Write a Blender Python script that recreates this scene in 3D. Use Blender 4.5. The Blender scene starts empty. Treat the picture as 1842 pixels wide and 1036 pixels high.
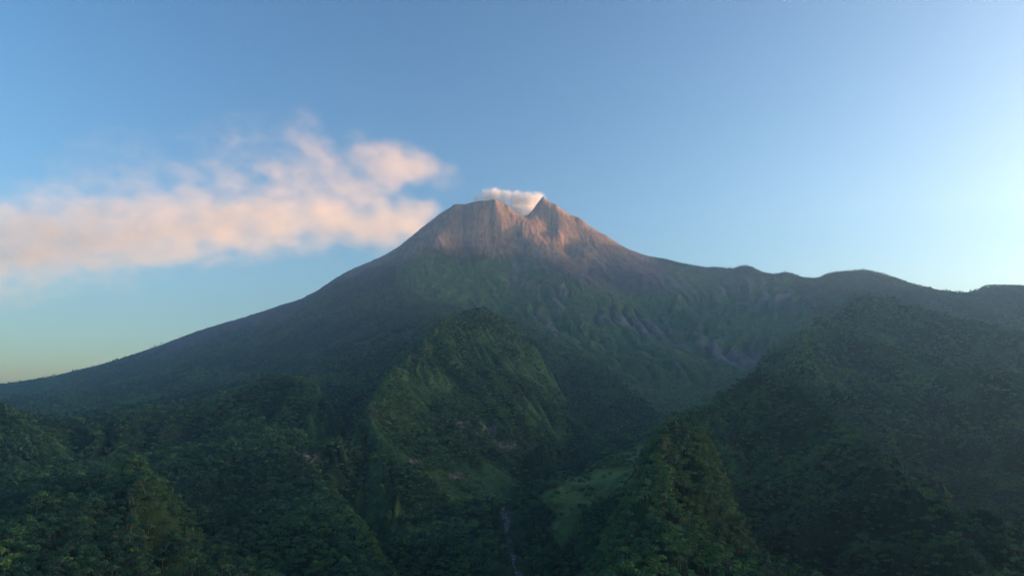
import bpy, math, os
import numpy as np
import time as _time
_T0 = _time.time()
def log(*a): pass
sc = bpy.context.scene
PREVIEW = False            # True: no trees

# ------------------------------------------------------------------ camera
CAMZ = 400.0
PITCH = math.radians(10.25)
cam_d = bpy.data.cameras.new('camera'); cam = bpy.data.objects.new('camera', cam_d)
sc.collection.objects.link(cam)
cam.location = (0, 0, CAMZ); cam.rotation_euler = (math.pi / 2 + PITCH, 0, 0)
cam_d.sensor_width = 36.0; cam_d.lens = 24.0; cam_d.clip_start = 1.0; cam_d.clip_end = 60000.0
sc.camera = cam

# ------------------------------------------------------------------ sky and sun
SUN_AZ = math.radians(84.0)        # to the right of the view direction
SUN_EL = math.radians(4.5)
SKY_STRENGTH = 0.15
SUN_STRENGTH = 5.0
w = bpy.data.worlds.new('World'); sc.world = w; w.use_nodes = True
nt = w.node_tree; nt.nodes.clear()
sky = nt.nodes.new('ShaderNodeTexSky'); sky.sky_type = 'NISHITA'; sky.sun_disc = False
sky.sun_elevation = SUN_EL; sky.sun_rotation = SUN_AZ
sky.altitude = 1200.0; sky.air_density = 1.0; sky.dust_density = 4.5; sky.ozone_density = 1.5
bg = nt.nodes.new('ShaderNodeBackground'); bg.inputs['Strength'].default_value = SKY_STRENGTH
wo = nt.nodes.new('ShaderNodeOutputWorld')
hs = nt.nodes.new('ShaderNodeHueSaturation'); hs.inputs['Saturation'].default_value = 1.14; nt.links.new(sky.outputs[0], hs.inputs['Color']); 
def _scl(src, k):
    n_ = nt.nodes.new('ShaderNodeVectorMath'); n_.operation = 'SCALE'; nt.links.new(src, n_.inputs[0]); n_.inputs['Scale'].default_value = k; return n_.outputs[0]
gm = nt.nodes.new('ShaderNodeGamma'); gm.inputs['Gamma'].default_value = 1.32        # clearer difference between the bright and the dark half of the sky
nt.links.new(_scl(hs.outputs[0], 1 / 0.72), gm.inputs['Color']); nt.links.new(_scl(gm.outputs[0], 0.72), bg.inputs[0]); nt.links.new(bg.outputs[0], wo.inputs[0])
S = np.array([math.sin(SUN_AZ) * math.cos(SUN_EL), math.cos(SUN_AZ) * math.cos(SUN_EL), math.sin(SUN_EL)])
sun_d = bpy.data.lights.new('sun', 'SUN'); sun = bpy.data.objects.new('sun', sun_d); sc.collection.objects.link(sun)
sun_d.energy = SUN_STRENGTH; sun_d.angle = math.radians(0.5); sun_d.color = (1.0, 0.58, 0.33)
from mathutils import Vector
sun.rotation_euler = Vector(S).to_track_quat('Z', 'Y').to_euler()
sc.view_settings.view_transform = 'Standard'; sc.view_settings.look = 'None'
sc.view_settings.exposure = 1.34; sc.view_settings.gamma = 1.0
sc.cycles.max_bounces = 5; sc.cycles.diffuse_bounces = 1; sc.cycles.glossy_bounces = 1
sc.cycles.transmission_bounces = 1; sc.cycles.volume_bounces = 3; sc.cycles.transparent_max_bounces = 8
sc.cycles.use_denoising = True
HAZE_DENSITY = 0.95e-4

# ------------------------------------------------------------------ picture -> place
F = 24.0 / 36.0 * 1842.0
CP, SP = math.cos(PITCH), math.sin(PITCH)
def at(px, py, Y):
    a = (px - 921.0); b = (518.0 - py)
    dy = F * CP - b * SP; dz = F * SP + b * CP
    k = Y / dy
    return (a * k, Y, dz * k + CAMZ)
def proj(x, y, z):
    zz = z - CAMZ
    f = y * CP + zz * SP; u = -y * SP + zz * CP
    f = np.where(f < 1, 1, f)
    return 921 + F * x / f, 518 - F * u / f

# ------------------------------------------------------------------ numpy noise
_r = np.random.RandomState(7)
_TAB = _r.rand(256, 256).astype(np.float32)
_TX = _r.rand(256, 256).astype(np.float32); _TY = _r.rand(256, 256).astype(np.float32)
def vnoise(x, y):
    xi = np.floor(x); yi = np.floor(y); fx = (x - xi); fy = (y - yi)
    fx = fx * fx * fx * (fx * (fx * 6 - 15) + 10); fy = fy * fy * fy * (fy * (fy * 6 - 15) + 10)
    a = xi.astype(np.int64) & 255; b = yi.astype(np.int64) & 255; a1 = (a + 1) & 255; b1 = (b + 1) & 255
    return (_TAB[a, b] * (1 - fx) + _TAB[a1, b] * fx) * (1 - fy) + (_TAB[a, b1] * (1 - fx) + _TAB[a1, b1] * fx) * fy
def fbm(x, y, wl, octv=4, gain=0.5, seed=0.0):
    s = 0; amp = 1; tot = 0
    cx, sx = math.cos(0.6), math.sin(0.6)
    X = x / wl + seed * 17.3 + 31.7; Y = y / wl + seed * 9.1 + 11.3
    for _ in range(octv):
        s = s + amp * (vnoise(X, Y) * 2 - 1); tot += amp; amp *= gain
        X, Y = (X * cx - Y * sx) * 2.03 + 5.1, (X * sx + Y * cx) * 2.03 + 3.7
    return s / tot
def gully(x, y, dx, dy, wl, seed):
    """bands that follow the fall line; (dx, dy) is the unit direction across the slope"""
    X = x / wl + seed * 13.7; Y = y / wl + seed * 5.9
    xi = np.floor(X); yi = np.floor(Y); fx = X - xi; fy = Y - yi
    s = 0; t = 0
    a0 = xi.astype(np.int64); b0 = yi.astype(np.int64)
    for i in (-1, 0, 1):
        for j in (-1, 0, 1):
            a = (a0 + i) & 255; b = (b0 + j) & 255
            vx = fx - i - _TX[a, b]; vy = fy - j - _TY[a, b]
            wgt = np.exp(-(vx * vx + vy * vy) * 2.0)
            s = s + wgt * np.cos((vx * dx + vy * dy) * 6.2832 * 0.95 + 0.7); t = t + wgt
    return s / t
def sstep(a, b, v):
    t = np.clip((v - a) / (b - a), 0, 1); return t * t * (3 - 2 * t)

# ------------------------------------------------------------------ the relief: ridge and valley lines
LINES = []
def L(*pts): LINES.append([at(*p) for p in pts])
def L(*pts, k=1.0): LINES.append([at(p[0], p[1], p[2] * k) for p in pts])
def Ldip(*pts, k=1.10, d=30): LINES.append([at(p[0], p[1] + d, p[2] * k) for p in pts])      # the hollow hidden behind a crest
def Lw(*pts): LINES.append([(p[0], p[1], p[2] + CAMZ) for p in pts])
# left skyline of the volcano
L((818, 368, 4260), (790, 387, 4270), (760, 410, 4280), (730, 434, 4290), (700, 456, 4300), (670, 469, 4310), (640, 481, 4310), (610, 496, 4310), (575, 519, 4300),
  (545, 537, 4290), (500, 550, 4260), (450, 566, 4220), (400, 581, 4180), (350, 598, 4140), (300, 617, 4100), (250, 635, 4050), (200, 652, 4000), (150, 663, 3950),
  (105, 674, 3900), (60, 687, 3850), (0, 694, 3780), (-120, 712, 3600), (-300, 735, 3400), (-600, 765, 3100))
L((818, 368, 4260), (850, 366, 4250), (868, 363, 4240), (890, 360, 4235), (899, 368, 4240), (914, 370, 4255), (922, 380, 4275))
L((922, 381, 4280), (935, 387, 4290), (962, 389, 4300))
L((966, 386, 4320), (969, 368, 4345), (977, 354, 4360), (1000, 368, 4360), (1045, 394, 4360), (1090, 424, 4350), (1125, 447, 4340), (1160, 460, 4320), (1195, 467, 4250), (1230, 475, 4180), (1290, 481, 4080),
  (1318, 484, 4030), (1332, 477, 4010), (1350, 478, 3990), (1375, 493, 3950), (1395, 496, 3920), (1408, 488, 3905), (1422, 490, 3890), (1440, 499, 3870), (1470, 505, 3840), (1482, 495, 3825), (1500, 490, 3800), (1525, 488, 3780), (1560, 485, 3750),
  (1600, 497, 3720), (1650, 517, 3680), (1700, 529, 3650), (1742, 537, 3620), (1756, 524, 3610), (1768, 516, 3600), (1800, 515, 3580), (1842, 517, 3560), (1950, 525, 3500), (2150, 560, 3400), (2500, 600, 3200))
# back of the cone and crater
Lw((-120, 4480, 1190), (60, 4500, 1160), (200, 4520, 1230))
Lw((-500, 4620, 1090), (-200, 4760, 1180), (200, 4760, 1180), (500, 4700, 1080))
Lw((-1500, 5300, 500), (-700, 5700, 500), (300, 5800, 500), (1300, 5500, 500))
Lw((-3500, 5200, -50), (-1800, 7000, 0), (500, 7600, 0), (2500, 6500, 0), (3800, 5200, 100))
Lw((2200, 4500, 420), (3200, 4300, 350))
# front of the upper cone, column by column
for px, k in ((740, 0.985), (780, 0.99), (830, 1.0), (880, 1.0), (930, 1.01)):
    top = {740: 445, 780: 410, 830: 395, 880: 395, 930: 405}[px]
    for py, Y in ((395, 4185), (430, 4090), (465, 3980), (500, 3830), (535, 3620), (565, 3380)):
        if py >= top: LINES.append([at(px, py, Y * k)])
L((915, 384, 4240), (938, 420, 4130), (972, 456, 4010), (1010, 480, 3900), (1060, 510, 3760), (1110, 545, 3560))
L((948, 392, 4310), (985, 430, 4270), (1015, 460, 4180), (1060, 490, 4020), (1130, 530, 3800), (1200, 585, 3450), (1250, 620, 3080), (1300, 655, 2750), (1350, 668, 2550))
L((977, 375, 4340), (985, 398, 4270), (1010, 425, 4190), (1050, 455, 4090)); L((1020, 392, 4330), (1045, 425, 4280), (1080, 458, 4150), (1150, 500, 3900), (1230, 545, 3620))
L((1100, 445, 4270), (1150, 478, 4130), (1220, 500, 4000), (1290, 540, 3700), (1340, 575, 3400))
L((680, 478, 4150), (660, 500, 4000), (640, 530, 3750), (610, 560, 3450))
L((560, 545, 4050), (520, 575, 3700), (480, 600, 3400))
# broad left flank
L((400, 600, 3900), (380, 630, 3400), (350, 660, 2900), (330, 700, 2350), (320, 730, 2000))
L((200, 665, 3700), (180, 700, 3000), (160, 730, 2300), (150, 760, 1850))
L((20, 710, 3200), (0, 730, 2600), (-20, 760, 1900))
L((560, 600, 3300), (560, 640, 2800), (550, 670, 2300), (540, 690, 1950))
L((700, 560, 3350), (690, 590, 2950), (670, 620, 2550), (650, 645, 2250))
# crest on the left slope and the hollow behind it
L((598, 752, 1230), (575, 722, 1330), (530, 708, 1430), (470, 712, 1450), (400, 730, 1400), (320, 755, 1300), (240, 785, 1180), (160, 805, 1100), (100, 845, 980))
L((470, 706, 1800), (380, 722, 1750), (290, 748, 1600), (200, 775, 1450), (120, 800, 1350))
L((-40, 755, 1050), (0, 765, 1030), (35, 782, 1000), (60, 810, 950), (70, 850, 880))
L((450, 780, 1150), (430, 850, 950), (420, 920, 800), (400, 980, 680), (390, 1036, 600))
L((340, 810, 1120), (340, 860, 950), (345, 920, 780), (350, 980, 660))
L((200, 850, 980), (180, 880, 880), (120, 900, 800), (60, 915, 740))
# nose above the pale cliff, spur running down to the bottom
L((598, 752, 1230), (605, 785, 1170), (590, 815, 1110), (565, 850, 1000), (600, 895, 880), (640, 935, 790), (680, 980, 700), (708, 1036, 610))
L((540, 800, 1120), (520, 850, 960), (520, 920, 800), (530, 980, 690), (550, 1036, 600))
# small peak at the lower left
L((262, 850, 620), (215, 878, 575), (160, 905, 540), (90, 935, 500), (20, 960, 470), (-60, 985, 440))
L((262, 850, 620), (285, 870, 610), (310, 905, 600), (330, 950, 590), (340, 1000, 560))
L((250, 900, 545), (220, 960, 480), (180, 1036, 410))
L((60, 1000, 430), (30, 1060, 380))
# centre ridge: crest, left foot, right foot
def Lrule(crest, foot, m=(.25, .5, .75), bow=0.0):
    """wall between a crest and its foot: in-between lines, a little hollow"""
    for f in m: LINES.append([tuple(np.array(at(*a)) * (1 - f) + np.array(at(*b)) * f - np.array((0, 0, bow * 4 * f * (1 - f)))) for a, b in zip(crest, foot)])
L((940, 600, 2250), (885, 583, 1900))
CB_ = [(885, 570, 1900), (850, 567, 1830), (805, 574, 1740), (770, 596, 1640), (742, 628, 1540), (716, 655, 1430), (692, 684, 1320), (668, 714, 1220), (650, 745, 1140), (632, 775, 1070), (614, 806, 1010)]
FB_ = [(1037, 770, 1680), (1028, 790, 1590), (1012, 812, 1490), (998, 832, 1400), (978, 855, 1300), (948, 882, 1190), (915, 903, 1090), (870, 922, 1010), (800, 932, 940), (740, 935, 900), (690, 925, 900)]
CB_ = [(a, b + 13, c) for a, b, c in CB_]
L(*CB_); Lrule(CB_, FB_, bow=10); L(*FB_)
L((790, 575, 2700), (750, 600, 2350), (712, 640, 2000), (670, 678, 1750), (640, 715, 1560), (612, 760, 1380), (606, 800, 1230), (600, 845, 1120))
L((600, 845, 1120), (625, 880, 1020), (655, 925, 940), (690, 960, 880), (740, 985, 810), (830, 1005, 740), (900, 1030, 670))
RIV = [(1045, 740, 1900), (1037, 772, 1680), (1015, 810, 1500), (985, 852, 1300), (952, 884, 1150), (916, 918, 1000), (905, 945, 910), (922, 985, 800), (935, 1036, 680), (945, 1100, 570)]
L(*RIV)
L((1045, 740, 1900), (1010, 700, 2300), (980, 650, 2650))
L((940, 590, 2250), (965, 640, 2150), (1000, 700, 2000), (1025, 745, 1850))
# valley floor and terraces
L((985, 896, 1000), (1020, 880, 1060), (1070, 855, 1150), (1130, 822, 1270), (1190, 795, 1410), (1240, 770, 1520))
L((1040, 845, 1270), (1090, 815, 1400), (1160, 785, 1570), (1230, 760, 1750), (1270, 742, 1900), (1330, 700, 2200))
L((1190, 835, 1100), (1120, 880, 960), (1075, 925, 850), (1045, 965, 770), (1030, 1036, 650))
L((985, 920, 930), (1010, 945, 850), (990, 1000, 740))
L((1100, 640, 2850), (1110, 690, 2500), (1120, 735, 2150), (1130, 765, 1850))
L((1180, 620, 2900), (1210, 665, 2650), (1240, 700, 2400))
L((1390, 668, 2450), (1330, 680, 2400), (1280, 700, 2350), (1250, 730, 2100))
L((1300, 570, 3300), (1370, 620, 2950), (1400, 640, 2750), (1390, 668, 2450))
L((1420, 560, 3350), (1450, 590, 3000), (1440, 620, 2700))
L((1500, 530, 3500), (1480, 550, 3200), (1470, 575, 2950))
Lw((1000, 2500, 120), (1300, 2800, 150), (1950, 2850, 230), (2600, 2700, 300))
# right: the big shoulder, its crests and hollows
L((1500, 572, 2450), (1515, 552, 2480), (1556, 543, 2500), (1610, 553, 2440), (1660, 566, 2360), (1720, 583, 2280), (1780, 598, 2200), (1842, 612, 2120), (1980, 630, 2000), (2200, 640, 1900))
CK_ = [(1472, 585, 2060), (1500, 592, 2030), (1540, 606, 1970), (1580, 620, 1910), (1620, 634, 1860), (1702, 668, 1740), (1780, 690, 1650), (1842, 705, 1590), (1950, 725, 1500), (2200, 760, 1300)]
FK_ = [(1475, 645, 1800), (1500, 665, 1760), (1540, 698, 1680), (1580, 738, 1590), (1625, 780, 1500), (1680, 822, 1400), (1730, 870, 1290), (1790, 930, 1160), (1842, 985, 1060), (1950, 1060, 950)]
FK_ = [(a, b + 14, c) for a, b, c in FK_]
L(*CK_); Lrule(CK_, FK_, bow=22); L(*FK_)
L(*[(p[0], p[1] + 26, p[2] * 1.14) for p in CK_[:8]])
L((1472, 585, 2060), (1447, 612, 1960), (1432, 628, 1900), (1412, 655, 1800), (1396, 680, 1700), (1385, 705, 1600))
SK_ = [(1447, 625, 1800), (1470, 660, 1700), (1500, 695, 1610), (1525, 718, 1540), (1560, 745, 1460), (1598, 776, 1380), (1640, 810, 1290), (1676, 842, 1220), (1715, 882, 1130), (1751, 923, 1050), (1795, 985, 940), (1830, 1036, 860)]
L(*SK_); Ldip(*SK_[2:10], k=1.06, d=34)
L(*[(a, b + 20, c) for a, b, c in ((1405, 712, 1640), (1430, 722, 1600), (1465, 745, 1530), (1500, 767, 1460), (1545, 797, 1380), (1590, 832, 1290), (1650, 882, 1180), (1720, 945, 1060), (1800, 1015, 930), (1842, 1060, 860))])
L((1660, 690, 1730), (1700, 730, 1620), (1750, 790, 1480), (1800, 850, 1330)); L((1740, 700, 1680), (1790, 770, 1510), (1842, 830, 1360)); L((1700, 700, 1720), (1745, 755, 1590), (1800, 815, 1450), (1842, 870, 1330))
# long ridge down to the corner
CJ_ = [(1262, 780, 1120), (1285, 752, 1180), (1310, 730, 1230), (1345, 708, 1270), (1395, 697, 1260), (1425, 707, 1220), (1455, 725, 1160), (1500, 757, 1060), (1545, 800, 960), (1590, 840, 880), (1640, 883, 800), (1700, 937, 715), (1760, 990, 645), (1810, 1040, 590)]
FJ_ = [(1262, 800, 1100), (1272, 800, 1100), (1280, 806, 1090), (1290, 822, 1060), (1298, 840, 1030), (1306, 862, 1000), (1312, 885, 965), (1320, 915, 920), (1332, 950, 865), (1345, 985, 810), (1365, 1020, 755), (1395, 1060, 700), (1440, 1110, 640), (1490, 1160, 590)]
L(*CJ_); Lrule(CJ_[3:], FJ_[3:], bow=6); L(*FJ_)
Ldip(*CJ_[5:13], k=1.10, d=46)
Ldip((1555, 543, 2500), (1660, 566, 2360), (1780, 598, 2200), (1842, 612, 2120), k=1.12, d=30)
Ldip((600, 895, 880), (640, 935, 790), (680, 980, 700), (708, 1036, 610), k=1.08, d=30)
Ldip((575, 722, 1330), (530, 708, 1430), (470, 712, 1450), (400, 730, 1400), (320, 755, 1300), (240, 785, 1180), k=1.10, d=16)
Ldip((262, 850, 620), (215, 878, 575), (160, 905, 540), (90, 935, 500), (20, 960, 470), k=1.12, d=24)
Ldip((770, 596, 1640), (742, 628, 1540), (716, 655, 1430), (692, 684, 1320), (668, 714, 1220), (650, 745, 1140), (632, 775, 1070), k=1.10, d=30)
Ldip((1240, 786, 740), (1222, 790, 700), (1190, 830, 700), k=1.15, d=26)
# near spur at the lower right
L((1268, 812, 800), (1245, 796, 740), (1228, 800, 700), (1210, 838, 620), (1190, 880, 540), (1175, 940, 470), (1165, 1000, 415), (1160, 1060, 370))
L((1285, 850, 740), (1303, 910, 650), (1318, 970, 570), (1338, 1050, 490))
L((1212, 822, 770), (1175, 872, 700), (1140, 920, 640), (1108, 975, 570), (1085, 1035, 505), (1070, 1090, 450))
L((1190, 850, 860), (1145, 905, 790), (1100, 960, 710), (1070, 1020, 630))
L((1215, 815, 700), (1172, 860, 615), (1132, 928, 530), (1102, 1000, 455), (1082, 1070, 400)); L((1252, 822, 700), (1250, 862, 620), (1248, 930, 530), (1252, 1000, 460), (1258, 1070, 400))
# round the camera and far away
Lw((-300, 250, -150), (0, 300, -170), (300, 250, -150)); Lw((-600, 0, -160), (0, 0, -200), (700, 0, -150)); Lw((-1000, -1500, -250), (0, -1500, -250), (1000, -1500, -250))
Lw((-1500, 800, -60), (-1300, 400, -130)); Lw((1600, 800, -60), (1400, 400, -120))
Lw((-6500, 6500, -150), (-7500, 3000, -250), (-6000, 0, -300), (-4000, -5000, -350), (0, -7000, -350), (5000, -6000, -300), (7500, -2000, -250), (8500, 1500, -100))
Lw((-5000, 8500, -200), (0, 9000, -150), (5000, 8500, -100), (8500, 7000, -50), (9000, 4500, 0))
Lw((3300, 1500, 100), (3600, 2500, 220), (4200, 3300, 280))

ctrl = []
for ln in LINES:
    P = np.array(ln, float)
    if len(P) == 1: ctrl.append(P); continue
    for a, b in zip(P[:-1], P[1:]):
        d = np.hypot(*(b - a)[:2]); n = max(1, int(round(d / max(22.0, 0.035 * a[1]))))
        n = min(n, 30)
        ctrl.append(a + (b - a) * (np.arange(n) / n)[:, None])
    ctrl.append(P[-1:])
ctrl = np.concatenate(ctrl)
_, ui = np.unique(np.round(ctrl[:, :2] / 9), axis=0, return_index=True); ctrl = ctrl[ui]
log('control points', len(ctrl))
SC = 1000.0
def kern(r): return r
A = ctrl[:, :2] / SC; n = len(A)
D = np.sqrt(((A[:, None] - A[None]) ** 2).sum(-1))
M = np.zeros((n + 3, n + 3)); M[:n, :n] = -kern(D) - np.eye(n) * 0.004; M[:n, n] = 1; M[:n, n + 1:] = A; M[n, :n] = 1; M[n + 1:, :n] = A.T
sol = np.linalg.solve(M, np.concatenate([ctrl[:, 2], [0, 0, 0]]))
wt = sol[:n].astype(np.float32); pl = sol[n:]
# the base relief sampled once on a regular grid
GX0, GX1, GY0, GY1, GS = -9600.0, 9600.0, -9600.0, 9600.0, 60.0
def rbf(x, y):
    out = np.empty(x.shape, np.float32); xs = (x / SC).astype(np.float32).ravel(); ys = (y / SC).astype(np.float32).ravel(); o = out.ravel()
    a0 = A[:, 0].astype(np.float32); a1 = A[:, 1].astype(np.float32)
    for i in range(0, len(xs), 20000):
        X = xs[i:i + 20000, None] - a0; Y = ys[i:i + 20000, None] - a1
        o[i:i + 20000] = -np.sqrt(X * X + Y * Y) @ wt + pl[0] + pl[1] * xs[i:i + 20000] + pl[2] * ys[i:i + 20000]
    return o.reshape(x.shape)
class Grid:
    def __init__(s, x0, x1, y0, y1, st):
        s.x0, s.y0, s.st = x0, y0, st
        gx = np.arange(x0, x1 + 1, st); gy = np.arange(y0, y1 + 1, st)
        X, Y = np.meshgrid(gx, gy, indexing='ij'); s.z = rbf(X, Y)
        for _ in range(1):                       # round the tents a little
            z = s.z; z = z.copy(); z[1:-1] = (s.z[:-2] + 2 * s.z[1:-1] + s.z[2:]) / 4; q = z.copy(); q[:, 1:-1] = (z[:, :-2] + 2 * z[:, 1:-1] + z[:, 2:]) / 4; s.z = q
        s.zx, s.zy = np.gradient(s.z, st)
        for nm in ('zx', 'zy'):
            q = getattr(s, nm)
            for _ in range(2):
                p = q.copy(); p[1:-1, 1:-1] = (q[:-2, 1:-1] + q[2:, 1:-1] + q[1:-1, :-2] + q[1:-1, 2:] + 2 * q[1:-1, 1:-1]) / 6; q = p
            setattr(s, nm, q)
        s.nx, s.ny = s.z.shape
    def get(s, arrs, x, y):
        u = np.clip((x - s.x0) / s.st, 0, s.nx - 1.001); v = np.clip((y - s.y0) / s.st, 0, s.ny - 1.001)
        a = u.astype(np.int64); b = v.astype(np.int64); fu = (u - a); fv = (v - b)
        return [(q[a, b] * (1 - fu) + q[a + 1, b] * fu) * (1 - fv) + (q[a, b + 1] * (1 - fu) + q[a + 1, b + 1] * fu) * fv for q in arrs]
    def inside(s, x, y):
        e = s.st * 15; return sstep(0, e, x - s.x0) * sstep(0, e, s.x0 + (s.nx - 1) * s.st - x) * sstep(0, e, y - s.y0) * sstep(0, e, s.y0 + (s.ny - 1) * s.st - y)
g_far = Grid(GX0, GX1, GY0, GY1, GS)
g_mid = Grid(-3900, 3900, -300, 5400, 14.0)
def deepen(g, sig, up, down):
    # valleys cut deeper, crests kept: the relief against its own smoothed copy
    kx = np.fft.fftfreq(g.nx + 60)[:, None]; ky = np.fft.rfftfreq(g.ny + 60)[None]
    zp = np.pad(g.z, ((30, 30), (30, 30)), mode='edge'); f = np.exp(-2 * (math.pi * sig / g.st) ** 2 * (kx ** 2 + ky ** 2))
    b = np.fft.irfft2(np.fft.rfft2(zp) * f, s=zp.shape)[30:-30, 30:-30]; d = g.z - b
    Y_ = (np.arange(g.ny) * g.st + g.y0)[None]; m = sstep(2900, 2500, Y_) * sstep(250, 450, Y_)
    g.z = g.z + np.clip(np.where(d > 0, d * up, d * down), -45, 14) * m
    g.zx, g.zy = np.gradient(g.z, g.st)
deepen(g_mid, 75.0, .12, 1.15)
g_top = Grid(-760, 900, 3860, 4640, 6.0)
def seg_dist(x, y, pl_):
    d = np.full(x.shape, 1e9)
    for a, b in zip(pl_[:-1], pl_[1:]):
        t = np.clip(((x - a[0]) * (b[0] - a[0]) + (y - a[1]) * (b[1] - a[1])) / max(1e-6, (b[0] - a[0]) ** 2 + (b[1] - a[1]) ** 2), 0, 1)
        d = np.minimum(d, np.hypot(x - a[0] - t * (b[0] - a[0]), y - a[1] - t * (b[1] - a[1])))
    return d
_gx, _gy = np.meshgrid(np.arange(g_mid.nx) * 14.0 - 3900, np.arange(g_mid.ny) * 14.0 - 300, indexing='ij')
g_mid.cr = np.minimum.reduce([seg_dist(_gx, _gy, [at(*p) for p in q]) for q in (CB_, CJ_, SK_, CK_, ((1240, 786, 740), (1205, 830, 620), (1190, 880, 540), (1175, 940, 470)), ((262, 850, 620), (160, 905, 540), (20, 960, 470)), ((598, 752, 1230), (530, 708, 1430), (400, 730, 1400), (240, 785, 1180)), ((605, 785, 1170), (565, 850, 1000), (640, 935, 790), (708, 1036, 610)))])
g_mid.sky = np.minimum(np.minimum(seg_dist(_gx, _gy, LINES[0]), seg_dist(_gx, _gy, LINES[1])), seg_dist(_gx, _gy, LINES[3]))
log('grids')
# unseen ridge added out of frame on the right to shade the volcano's foot
SX, SY = math.sin(SUN_AZ), math.cos(SUN_AZ); TE = math.tan(SUN_EL)
SHADE = [(-9000, 200), (0, 200), (1200, 230), (1800, 300), (2150, 320), (2450, 350), (2600, 560), (2900, 760), (3300, 900), (3600, 985), (4000, 1000), (4300, 1030), (4900, 1020), (5500, 350), (9000, 50)]   # (across the sun, level the shade reaches)
def shade_blocker(x, y):
    q = -x * SY + y * SX; t = x * SX + y * SY           # across and towards the sun
    lvl = np.interp(q, [a for a, b in SHADE], [b for a, b in SHADE])
    T0 = 5800.0 + 200 * fbm(q, q * 0, 900, 3, seed=3)
    # level reached at t=3800 (where the shaded slopes stand)
    crest = lvl + (T0 - 300) * TE
    d = np.abs(t - T0)
    return crest - 0.95 * d + 30 * fbm(x, y, 420, 4, seed=5) * np.clip(d / 200, .3, 1) + CAMZ
def smax(a, b, k):
    h = np.clip(0.5 + 0.5 * (a - b) / k, 0, 1); return b * (1 - h) + a * h + k * h * (1 - h)
def pip(px, py, poly):
    c = np.zeros(px.shape, bool); n_ = len(poly)
    for i in range(n_):
        x1, y1 = poly[i]; x2, y2 = poly[i - 1]
        if y1 == y2: continue
        cond = ((y1 > py) != (y2 > py)) & (px < (x2 - x1) * (py - y1) / (y2 - y1) + x1)
        c ^= cond
    return c
def base(x, y):
    f = g_far.get((g_far.z, g_far.zx, g_far.zy), x, y); m = g_mid.get((g_mid.z, g_mid.zx, g_mid.zy), x, y)
    k = g_mid.inside(x, y)
    o = [a * (1 - k) + b * k for a, b in zip(f, m)]
    t = g_top.get((g_top.z, g_top.zx, g_top.zy), x, y); k = g_top.inside(x, y) ; return [a * (1 - k) + b * k for a, b in zip(o, t)]
def terrain(x, y, full=False):
    z, zx, zy = base(x, y)
    sl = np.sqrt(zx * zx + zy * zy) + 1e-6
    r = np.hypot(x, y)
    px, py = proj(x, y, z)
    # large sideways wobble so that nothing stays straight
    big = fbm(x, y, 520, 3, seed=1)
    steep = sstep(0.16, 0.5, sl)
    far = sstep(2600, 3600, y)
    skyl = 1.0
    dx, dy = -zy / sl, zx / sl
    a = 0
    h = np.zeros_like(z)
    amp0 = np.where(y > 2500, 9.0, 7.0)
    wob = fbm(x, y, 300, 3, seed=8) * 0.9
    ca, sa = np.cos(wob), np.sin(wob)
    ddx, ddy = dx * ca - dy * sa, dx * sa + dy * ca
    wx, wy = fbm(x, y, 150, 4, seed=71) * 52, fbm(x, y, 150, 4, seed=72) * 52
    x_, y_ = x, y; x = x + wx; y = y + wy
    g1 = gully(x, y, ddx, ddy, 150.0, 1); g1 = 1 - 2 * np.abs(g1) ** 0.8 * 1.0
    g2 = gully(x, y, ddx, ddy, 70.0, 2); g2 = 1 - 2 * np.abs(g2) ** 0.9
    g3 = gully(x, y, ddx, ddy, 31.0, 3)
    x, y = x_, y_; am = np.clip(.75 + fbm(x, y, 170, 2, seed=73) * 1.5, .1, 1.6); am2 = np.clip(.8 + fbm(x, y, 90, 2, seed=74) * 1.5, .1, 1.7)
    cone = sstep(3500, 4000, y) * (1 - sstep(700, 1400, np.abs(x)))
    low_ = 1 + .45 * (1 - far) * steep; k1 = (9 + 26 * steep) * low_ * (1 - .85 * cone) * (1 + .4 * sstep(2100, 2500, y) * sstep(-300, 200, x)); k2 = (3.5 + 13 * steep) * low_ * (1 - .86 * cone); k3 = (0.8 + 3.2 * steep) * (1 - .5 * cone)
    h = -g1 * k1 * 0.5 * am - g2 * k2 * 0.55 * am2 + g3 * k3 * 0.5 * am
    h += (0.45 - np.abs(fbm(x, y, 330, 4, 0.5, seed=81))) * 52 * sstep(500, 900, r) * (1 - far) * (1 - steep * .5); h += big * (9 + 5 * far) + fbm(x, y, 60, 4, seed=2) * (2.2 + 2.5 * far)
    h += (fbm(x, y, 17, 3, seed=4) * 1.3) * (0.5 + steep)
    h += cone * (22 * (0.5 - np.abs(fbm(x + big * 60, y, 210, 4, 0.55, seed=51))) + 10 * (0.4 - np.abs(fbm(x, y, 70, 4, 0.6, seed=52))))
    h = h * (.28 + .72 * sstep(20, 260, g_mid.get((g_mid.sky,), x, y)[0]))
    near = 1 - 0.25 * (1 - sstep(400, 800, r))
    z2 = z + h * near * sstep(150, 350, r)
    blk = shade_blocker(x, y)
    z2 = smax(z2, blk, 60.0)
    if full: return z2, z, sl, g1, g2, g3
    return z2

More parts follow.
